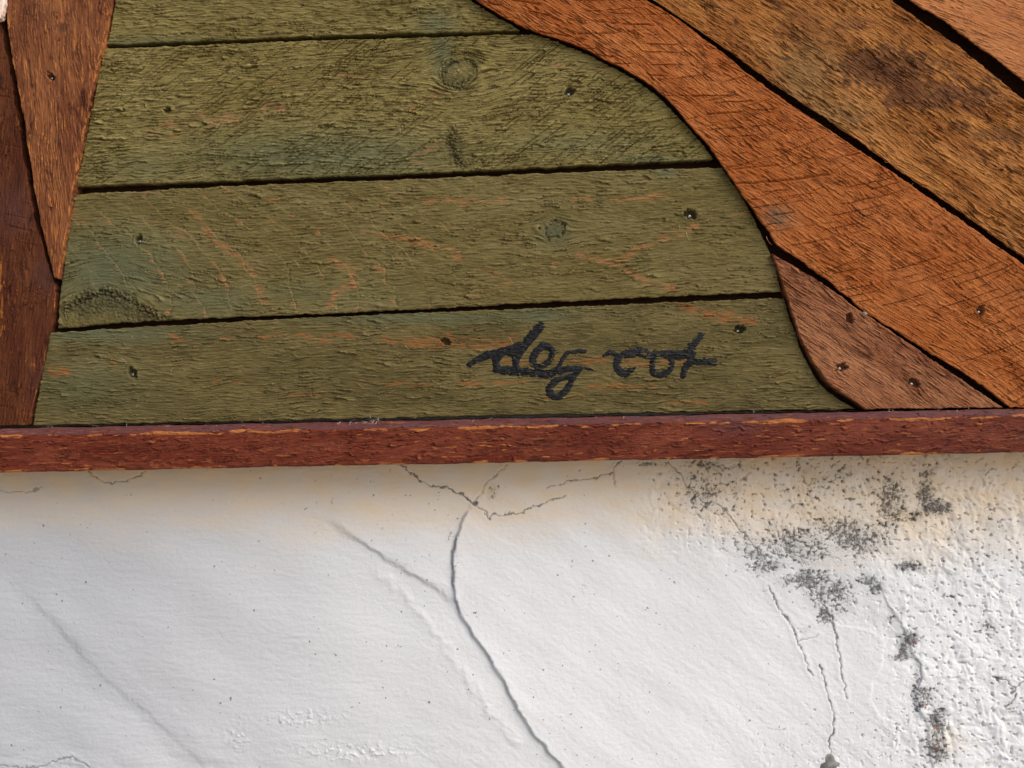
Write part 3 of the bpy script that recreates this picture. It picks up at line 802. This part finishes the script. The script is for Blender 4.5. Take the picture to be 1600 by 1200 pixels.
byl = {o['label']: o for o in pl}
def find(s): return next(o for l, o in byl.items() if s in l)
fibres([(find('top of the photo'), (185, 2, 740, 55), Y_GREEN, 0, 26, M_FIBRE, G1),
        (find('round dark knot'), (165, 85, 880, 255), Y_GREEN, 3, 70, M_FIBRE, G2),
        (find('curved bare'), (120, 310, 1160, 450), Y_GREEN, 0, 75, M_FIBRE, G3),
        (p4, (85, 525, 1230, 640), Y_GREEN, 0, 95, M_FIBRE, G4),
        (find('arched saw'), (1150, 190, 1500, 380), Y_BROWN, -33, 34, M_FIBRE_O, R1),
        (find('dark stain'), (1190, 40, 1560, 170), Y_BROWN, -40, 26, M_FIBRE_O, R2),
        (find('triangular'), (1260, 470, 1400, 620), Y_BROWN, -35, 16, M_FIBRE_O, RT)])

def lint():
    rnd = random.Random(9); chains = []
    for q in range(60):
        if q < 26: px = rnd.gauss(580, 14)
        else: px = rnd.uniform(60, 1560)
        py = 671 - 0.01965 * px - rnd.uniform(-2, 5)
        pts = []; x, y = px, py; th = rnd.uniform(0, 6.28); L = rnd.uniform(1.5, 7)
        for j in range(4):
            pts.append((wx(x, Y_RAIL), Y_RAIL + (4.2 - 0.5 * j * rnd.random()) * MM, wz(y, Y_RAIL)))
            x += L / 3 * math.cos(th); y += L / 3 * math.sin(th); th += rnd.uniform(-.8, .8)
        chains.append(pts)
    o = tubes('lint', chains, 0.00022, M_LINT)
    o['kind'] = 'stuff'; o['label'] = 'white lint and wood dust caught along the top of the dark red rail'; o['category'] = 'lint'
lint()

def pebble(name, cx, cy, y, r, mat, parent, seed, squash=0.6):
    nu, nv = 14, 9; vs = []
    for j in range(nv):
        ph = math.pi * j / (nv - 1)
        for k in range(nu):
            t = 2 * math.pi * k / nu
            d = np.array([math.sin(ph) * math.cos(t), -math.cos(ph) * squash, math.sin(ph) * math.sin(t)])
            q = 1 + 0.38 * float(perlin(d[0] * 1.3 + seed + .37, d[2] * 1.3 + d[1] + .61, seed)) + 0.14 * float(perlin(d[0] * 4 + seed, d[2] * 4 + d[1], seed + 1))
            vs.append(tuple(d * q * r))
    fs = []
    for j in range(nv - 1):
        for k in range(nu):
            a = j * nu + k; b = j * nu + (k + 1) % nu
            fs.append((a, a + nu, b + nu, b))
    o = link(name, mesh_from(name, vs, np.array(fs)), mat, parent)
    o.location = (wx(cx, y), y, wz(cy, y))
    return o
pb = pebble('pebble', 1350, 491, Y_BROWN + 0.0014, 0.0022, M_GRIT, None, 4, 0.9)
pb['label'] = 'tiny pale grit wedged in the gap above the triangular brown plank'; pb['category'] = 'grit'

# ------------------------------------------------------------------ plaster wall
wall = bpy.data.objects.new('plaster_wall', None); wall.empty_display_size = 0.05
wall.location = (0, 0, -1.3)
C.objects.link(wall)
wall['label'] = 'white painted plaster wall with cracks and black mould below the wooden panel'
wall['category'] = 'wall'

CRACKS = [  # polyline, half width, depth mm, darkness
    ([(140, 735), (150, 745), (166, 753), (190, 753), (214, 746), (228, 736)], 0.9, 0.35, .8),
    ([(0, 767), (30, 771), (65, 761)], 0.7, 0.25, .6),
    ([(626, 725), (650, 748), (668, 758), (700, 763), (722, 773), (740, 788)], 1.3, 0.6, 1),
    ([(740, 788), (756, 800), (765, 813), (772, 803), (790, 804), (812, 801), (850, 786), (882, 774)], 1.0, 0.45, .9),
    ([(740, 788), (752, 772), (760, 756), (775, 742), (792, 728)], 1.6, 0.4, .5),
    ([(855, 763), (885, 753), (920, 749), (958, 737), (970, 720)], 0.8, 0.4, .85),
    ([(958, 737), (960, 752), (962, 760)], 0.7, 0.25, .5),
    ([(1045, 722), (1070, 752), (1085, 768), (1099, 786), (1114, 783), (1130, 795), (1145, 810), (1165, 840), (1200, 880)], 1.0, 0.5, .85),
    ([(1198, 915), (1215, 946), (1236, 976), (1247, 1003), (1258, 1030), (1268, 1055)], 1.0, 0.5, .9),
    ([(1247, 1003), (1265, 998), (1280, 992)], 0.7, 0.3, .5),
    ([(1255, 910), (1280, 940), (1300, 968), (1308, 1002), (1315, 1050), (1321, 1090)], 1.2, 0.55, .85),
    ([(1282, 1038), (1290, 1078), (1302, 1110), (1301, 1140), (1294, 1160), (1298, 1178), (1304, 1192)], 1.4, 0.6, .95),
    ([(1550, 1058), (1572, 1062), (1586, 1075), (1580, 1084)], 1.0, .5, .9), ([(1586, 1075), (1600, 1064)], .9, .4, .8), ([(1586, 1084), (1582, 1096), (1570, 1102)], 1, .5, .9),
    ([(1540, 944), (1536, 960)], .9, .4, .8), ([(1538, 742), (1548, 730)], .9, .3, .9),
    ([(1430, 1030), (1440, 1052), (1434, 1072)], 1.1, .6, .7),
    ([(0, 1194), (40, 1200), (62, 1198), (88, 1187), (110, 1184), (130, 1190), (142, 1200)], 1.2, .7, .45),
]
STEP = [(738, 788), (722, 815), (712, 845), (707, 880), (711, 938), (725, 970), (760, 1020), (790, 1070), (808, 1106), (835, 1148), (862, 1178), (900, 1225), (1000, 1330)]
RIDGE = [(500, 806), (550, 838), (600, 870), (650, 900), (690, 924), (712, 945)]
RIDGE2 = [(590, 893), (640, 940), (690, 1000), (720, 1045), (765, 1110), (810, 1160)]
RIDGE3 = [(10, 900), (60, 945), (110, 1000), (160, 1055), (205, 1092), (262, 1140), (305, 1178), (330, 1215)]
MOULD = [  # centre, radii, strength
    (1250, 850, 120, 46, .72), (1320, 835, 80, 36, .78), (1345, 855, 30, 26, .75), (1180, 868, 34, 16, .7), (1162, 830, 20, 40, .4), (1262, 905, 60, 20, .85), (1300, 928, 46, 36, .85), (1200, 885, 50, 16, .75),
    (1355, 908, 28, 12, .75), (1365, 920, 18, 12, .8), (1395, 790, 30, 52, .78), (1445, 770, 16, 48, .92), (1466, 792, 26, 15, 1.1), (1428, 806, 20, 12, 1.1), (1110, 765, 80, 50, .55), (1100, 726, 36, 12, .6), (1005, 724, 36, 5, .8),
    (1300, 770, 140, 60, .46), (1130, 730, 60, 20, .5), (1520, 830, 90, 80, .33), (1290, 960, 16, 22, .9), (1260, 985, 14, 10, .5), (1480, 940, 40, 30, .36), (1545, 980, 26, 14, .55), (1420, 886, 22, 8, 1.3),
    (1405, 950, 10, 20, .5), (1390, 968, 10, 8, .6), (1421, 994, 16, 16, 1.1), (1409, 1015, 8, 18, 1.1), (1406, 1027, 18, 7, 1.1), (1440, 1085, 20, 18, .95), (1431, 1090, 8, 30, .9), (1464, 1122, 20, 30, .95), (1462, 1162, 24, 40, .9), (1432, 1060, 6, 20, .8), (1560, 1060, 30, 40, .35),
    (1465, 1180, 20, 16, .6), (1580, 1110, 24, 24, .4), (770, 768, 14, 20, .5), (742, 787, 6, 4, 1.2), (712, 870, 7, 60, .35), (560, 760, 90, 40, .14), (905, 925, 16, 22, .33), (895, 880, 16, 24, .30), (1130, 910, 120, 60, .08), (1250, 1150, 160, 60, .18), (1500, 1100, 120, 120, .2),
    (1390, 1140, 60, 30, .3), (1350, 1130, 30, 10, .3), (700, 830, 9, 40, .3), (600, 840, 100, 60, .1), (1060, 760, 40, 40, .35)]
RUST = [(1424, 1002, 5, 3), (1431, 1003, 3, 3), (1443, 1101, 6, 6), (1461, 1134, 6, 5), (1466, 1155, 6, 3), (1462, 1170, 6, 5)]

def wall_fields(px, py):
    h = 1.6 * fbm(px / 420, py / 330, 3, 301)
    left = sstep(900, 500, px + 0.3 * (py - 900))
    rough = np.clip(sstep(1290, 1470, px + 60 * perlin(px / 120, py / 120, 302) - 60 * sstep(1060, 1200, py)) + 0.9 * sstep(960, 1080, px) * sstep(900, 790, py + 30 * perlin(px / 60, py / 60, 303))
                    + 0.35 * sstep(1000, 1300, px) * sstep(1060, 1200, py), 0, 1)
    smooth_patch = np.exp(-((px - 1370) / 55) ** 2 - ((py - 1040) / 80) ** 2)
    rough = rough * (1 - 0.8 * smooth_patch)
    # trowel and brush texture
    h = h + left * 0.12 * fbm(px / 34, py / 9, 3, 304) + 0.09 * fbm(px / 9 , py / 6, 3, 305) + left * 0.9 * perlin((px + py) / 260, (py - px * 0.6) / 90, 350)
    dg = px * 0.8 + py * 0.6; dn = -px * 0.6 + py * 0.8
    h = h + (1 - left) * 0.10 * fbm(dg / 30, dn / 9, 3, 306) + (1 - left) * .45 * perlin(dg / 120, dn / 40, 309)
    h = h + 0.35 * np.abs(perlin(px / 70, py / 34, 307)) * sstep(1120, 1180, py + 20 * perlin(px / 80, py / 40, 308)) * sstep(900, 700, px) * 2.0
    clod = sstep(0.05, 0.6, fbm(px / 9, py / 7, 3, 331))
    for (cx, cy, rx, ry) in ((372, 1152, 16, 16), (560, 1175, 90, 14), (470, 1120, 60, 12), (120, 1208, 40, 12)):
        h = h + 0.75 * clod * np.exp(-((px - cx) / rx) ** 2 - ((py - cy) / ry) ** 2)
    # lumpy render on the right
    qx = px + 9 * perlin(px / 34, py / 34, 343); qy = py + 9 * perlin(px / 34, py / 34, 344)
    l1 = 1.3 * perlin(qx / 30, qy / 34, 310)
    l2 = fbm(qx / 17, qy / 19, 3, 311)
    lump = np.maximum(perlin(qx / 21, qy / 24, 311), perlin(qx / 15 + 9, qy / 17, 353)) + 0.35 * perlin(qx / 8, qy / 8, 354)
    h = h + rough * (0.55 * l1 + 1.25 * lump + 0.14 * fbm(px / 5, py / 5, 2, 312)) * (0.40 + 0.65 * sstep(-.4, .5, perlin(px / 90, py / 90, 355)))
    pn = perlin(px / 9, py / 8, 313) + 0.6 * perlin(px / 4.5, py / 4.5, 314)
    pit = sstep(0.42, 0.75, pn)
    h = h - pit * rough * 1.3
    dens = np.full(px.shape, 0.0)
    for (cx, cy, rx, ry, st) in MOULD:
        dens = np.maximum(dens, st * np.exp(-((px - cx) / rx) ** 2 - ((py - cy) / ry) ** 2))
    dens = dens * (1.34 + 0.5 * fbm(px / 40, py / 30, 2, 358)) + 0.11 * rough * sstep(-0.5, 0.5, perlin(px / 75, py / 60, 359))
    rg = 1 - 3.4 * np.abs(perlin(qx / 13, qy / 12, 345)); gr = fbm(px / 5.5, py / 5, 4, 352, 0.7)
    mn = np.maximum(pn, 0.50 * rg + 0.45 * pn) + 0.45 * gr + 0.25 * perlin(px / 18, py / 14, 315) + 0.35 * perlin(px / 2.6, py / 2.6, 316)
    th = 1.16 - 1.45 * np.clip(dens, 0, 1.2)
    mould = sstep(th, th + 0.75, mn) * (0.75 + 0.25 * sstep(-.4, .4, gr)) * sstep(0.03, 0.10, dens)
    mould = np.maximum(mould, sstep(0.85, 1.45, dens + 0.55 * gr))
    h = h - 0.55 * mould
    film = np.clip(dens - 0.30, 0, 1) * 0.55 * (0.6 + 0.6 * perlin(px / 24, py / 20, 332))
    rust = np.zeros(px.shape)
    for (cx, cy, rx, ry) in RUST:
        g = np.exp(-((px - cx) / rx) ** 2 - ((py - cy) / ry) ** 2)
        rust = np.maximum(rust, 0.8 * sstep(.42, .75, g + 0.5 * fbm(px / 4, py / 4, 2, 317)))
    # raised slab right of the long crack
    wxp = px + 2.6 * perlin(px / 20, py / 20, 320) + 1.2 * perlin(px / 6, py / 6, 321)
    wyp = py + 2.6 * perlin(px / 20, py / 20, 322) + 1.2 * perlin(px / 6, py / 6, 323)
    d, sd, _, tt = seg_dist(wxp, wyp, STEP)
    sg = -d * sd                                       # + = to the right of the crack
    amp = sstep(0.0, 0.10, tt)
    h = h + amp * 2.3 * (sstep(-3.2, 3.2, sg) * np.exp(-np.maximum(sg, 0) / 55) * 1.0)
    h = h - amp * 1.0 * np.exp(-np.maximum(-sg, 0) / 26) * (sg < 0) - amp * 0.9 * np.exp(-((sg + 2.0) / 2.2) ** 2) * (0.5 + .7 * perlin(px / 25, py / 25, 324))
    dirt = 0.7 * np.exp(-((sg + 1.5) / 2.4) ** 2) * sstep(-.5, .4, perlin(px / 26, py / 26, 325) + .15) * amp
    dirt = dirt * (0.35 + 0.65 * sstep(1010, 900, py))
    for poly, hh, wdt, sf in ((RIDGE, 1.6, 34, 7.0), (RIDGE3, 1.5, 70, 24.0)):
        m = near(px, py, poly, 150)
        d, sd, _, tt = seg_dist(wxp[m], wyp[m], poly)
        g2 = d * sd
        e = sstep(0, .15, tt) * sstep(1.02, .9, tt)
        sw = sf * (0.55 + 0.9 * np.clip(perlin(px[m] / 60, py[m] / 60, 351) + .4, 0, 1))
        h[m] += e * hh * (sstep(-1.2, 1.2, -g2 / sw) * np.exp(-np.maximum(-g2, 0) / wdt) - 0.45 * np.exp(-np.maximum(g2, 0) / 22) * sstep(-3, 9, g2))
    m = near(px, py, RIDGE2, 60)
    d, sd, _, tt = seg_dist(wxp[m], wyp[m], RIDGE2)
    h[m] += 0.75 * np.exp(-(d / 9) ** 2) * (0.7 + .6 * perlin(px[m] / 14, py[m] / 14, 326))
    # flaking edge left of the rust spots
    fl = [(1395, 955), (1412, 985), (1424, 1018), (1441, 1050), (1428, 1078), (1430, 1105), (1446, 1124), (1448, 1160), (1456, 1200), (1470, 1240)]
    m = near(px, py, fl, 90)
    d, sd, _, tt = seg_dist(wxp[m], wyp[m], fl)
    g2 = -d * sd
    h[m] += 1.5 * sstep(-3, 3, g2) * np.exp(-np.maximum(g2, 0) / 26)
    # the old round repair edge
    rp = [(1330, 980), (1360, 985), (1382, 1005), (1378, 1040), (1364, 1062), (1358, 1090), (1375, 1118), (1410, 1140)]
    m = near(px, py, rp, 60)
    d, sd, _, tt = seg_dist(wxp[m], wyp[m], rp)
    h[m] += 0.55 * sstep(-4, 4, d * sd) * np.exp(-np.maximum(d * sd, 0) / 22)
    crk = np.zeros(px.shape)
    for poly, w, dep, dk in CRACKS:
        m = near(px, py, poly, 14)
        if not m.any(): continue
        d, sd, _, tt = seg_dist(wxp[m] + 2.2 * perlin(px[m] / 9, py[m] / 9, 346) + 1.1 * perlin(px[m] / 3.5, py[m] / 3.5, 347), wyp[m] + 2.2 * perlin(px[m] / 9, py[m] / 9, 348) + 1.1 * perlin(px[m] / 3.5, py[m] / 3.5, 349), poly)
        ww = 0.85 * w * (0.6 + 1.3 * np.clip(perlin(px[m] / 13, py[m] / 13, 327), -.42, 1))
        g = sstep(ww + 1.0, ww * 0.4, d)
        crk[m] = np.maximum(crk[m], dk * g)
        h[m] -= dep * g
        h[m] += 0.22 * np.exp(-((d - 4) / 3) ** 2)
    top = 738 - 0.0197 * px
    warm_shade = sstep(165, 10, (py - top) + 26 * fbm(px / 130, py / 60, 3, 340) - 45 * sstep(800, 1400, px) + 25 * sstep(500, 100, px) - 5 * perlin(px / 9, py / 14, 341)) * (py > top - 60)  # warm shade below the rail, painted into the plaster as beige
    stain = 0.35 * np.exp(-((px - 1330) / 36) ** 2 - ((py - 886 + 10 * perlin(px / 25, py / 25, 356)) / 5) ** 2) * sstep(-.3, .3, perlin(px / 12, py / 6, 357)) + 0.3 * np.exp(-((px - 1405) / 30) ** 2 - ((py - 874) / 4) ** 2) + 0.4 * np.exp(-((px - 1450) / 40) ** 2 - ((py - 812) / 6) ** 2) \
        + 0.3 * np.exp(-((px - 1480) / 30) ** 2 - ((py - 1155) / 22) ** 2)
    stain = np.maximum(stain, 0.88 * warm_shade * (0.80 + 0.25 * perlin(px / 40, py / 22, 342)))
    m_all = np.clip(np.maximum(np.maximum(mould, crk), np.maximum(dirt, film)), 0, 1)
    return h, m_all, rust, np.clip(stain, 0, 1)

def build_wall():
    k = fac(0.0)
    fx = np.arange(-22, 1622.01, 1.13); fz = np.arange(690, 1222.01, 1.13)
    def outer(a, b, n): return np.geomspace(1, 1 + abs(b - a), n) - 1
    xl = fx[0] - outer(0, 2300, 34)[1:][::-1]; xr = fx[-1] + outer(0, 2300, 34)[1:]
    zt = fz[0] - outer(0, 2100, 30)[1:][::-1]
    zb = fz[-1] + outer(0, (1.3 / k + 600) - fz[-1], 34)[1:]
    gx = np.concatenate([xl, fx, xr]); gz = np.concatenate([zt, fz, zb])
    PX, PY = np.meshgrid(gx, gz)
    h, mo, ru, st = wall_fields(PX, PY)
    co = np.stack([wx(PX, 0.0), -h * MM, wz(PY, 0.0) + 1.3], -1).reshape(-1, 3)
    n = len(co)
    i = np.arange(n).reshape(PX.shape)
    loop = np.concatenate([i[0, :-1], i[:-1, -1], i[-1, :0:-1], i[:0:-1, 0]])
    bk = co[loop].copy(); bk[:, 1] = 0.25
    bl = n + np.arange(len(loop))
    f = np.concatenate([grid_faces(len(gx), len(gz), flip=True), np.stack([np.roll(loop, -1), np.roll(bl, -1), bl, loop], -1)])
    me = mesh_from('plaster', np.concatenate([co, bk]), f)
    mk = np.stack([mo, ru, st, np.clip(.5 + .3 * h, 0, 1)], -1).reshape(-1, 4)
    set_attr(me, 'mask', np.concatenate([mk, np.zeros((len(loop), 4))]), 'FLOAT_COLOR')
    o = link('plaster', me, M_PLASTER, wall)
build_wall()
_h = float(wall_fields(np.array([[1296.0]]), np.array([[1193.0]]))[0][0, 0])
st = pebble('exposed_stone', 1296, 1193, -_h * MM + 0.0009, 0.0080, M_STONE, wall, 11, 0.26)
st.location.z += 1.3

# ------------------------------------------------------------------ ground in front of the wall (added outside the frame to bounce warm daylight up)
gm = mesh_from('ground', [(-40, -40, -1.3), (40, -40, -1.3), (40, 0.1, -1.3), (-40, 0.1, -1.3)], np.array([[0, 1, 2, 3]]), smooth=False)
go = link('ground', gm, M_GROUND)
go['kind'] = 'structure'
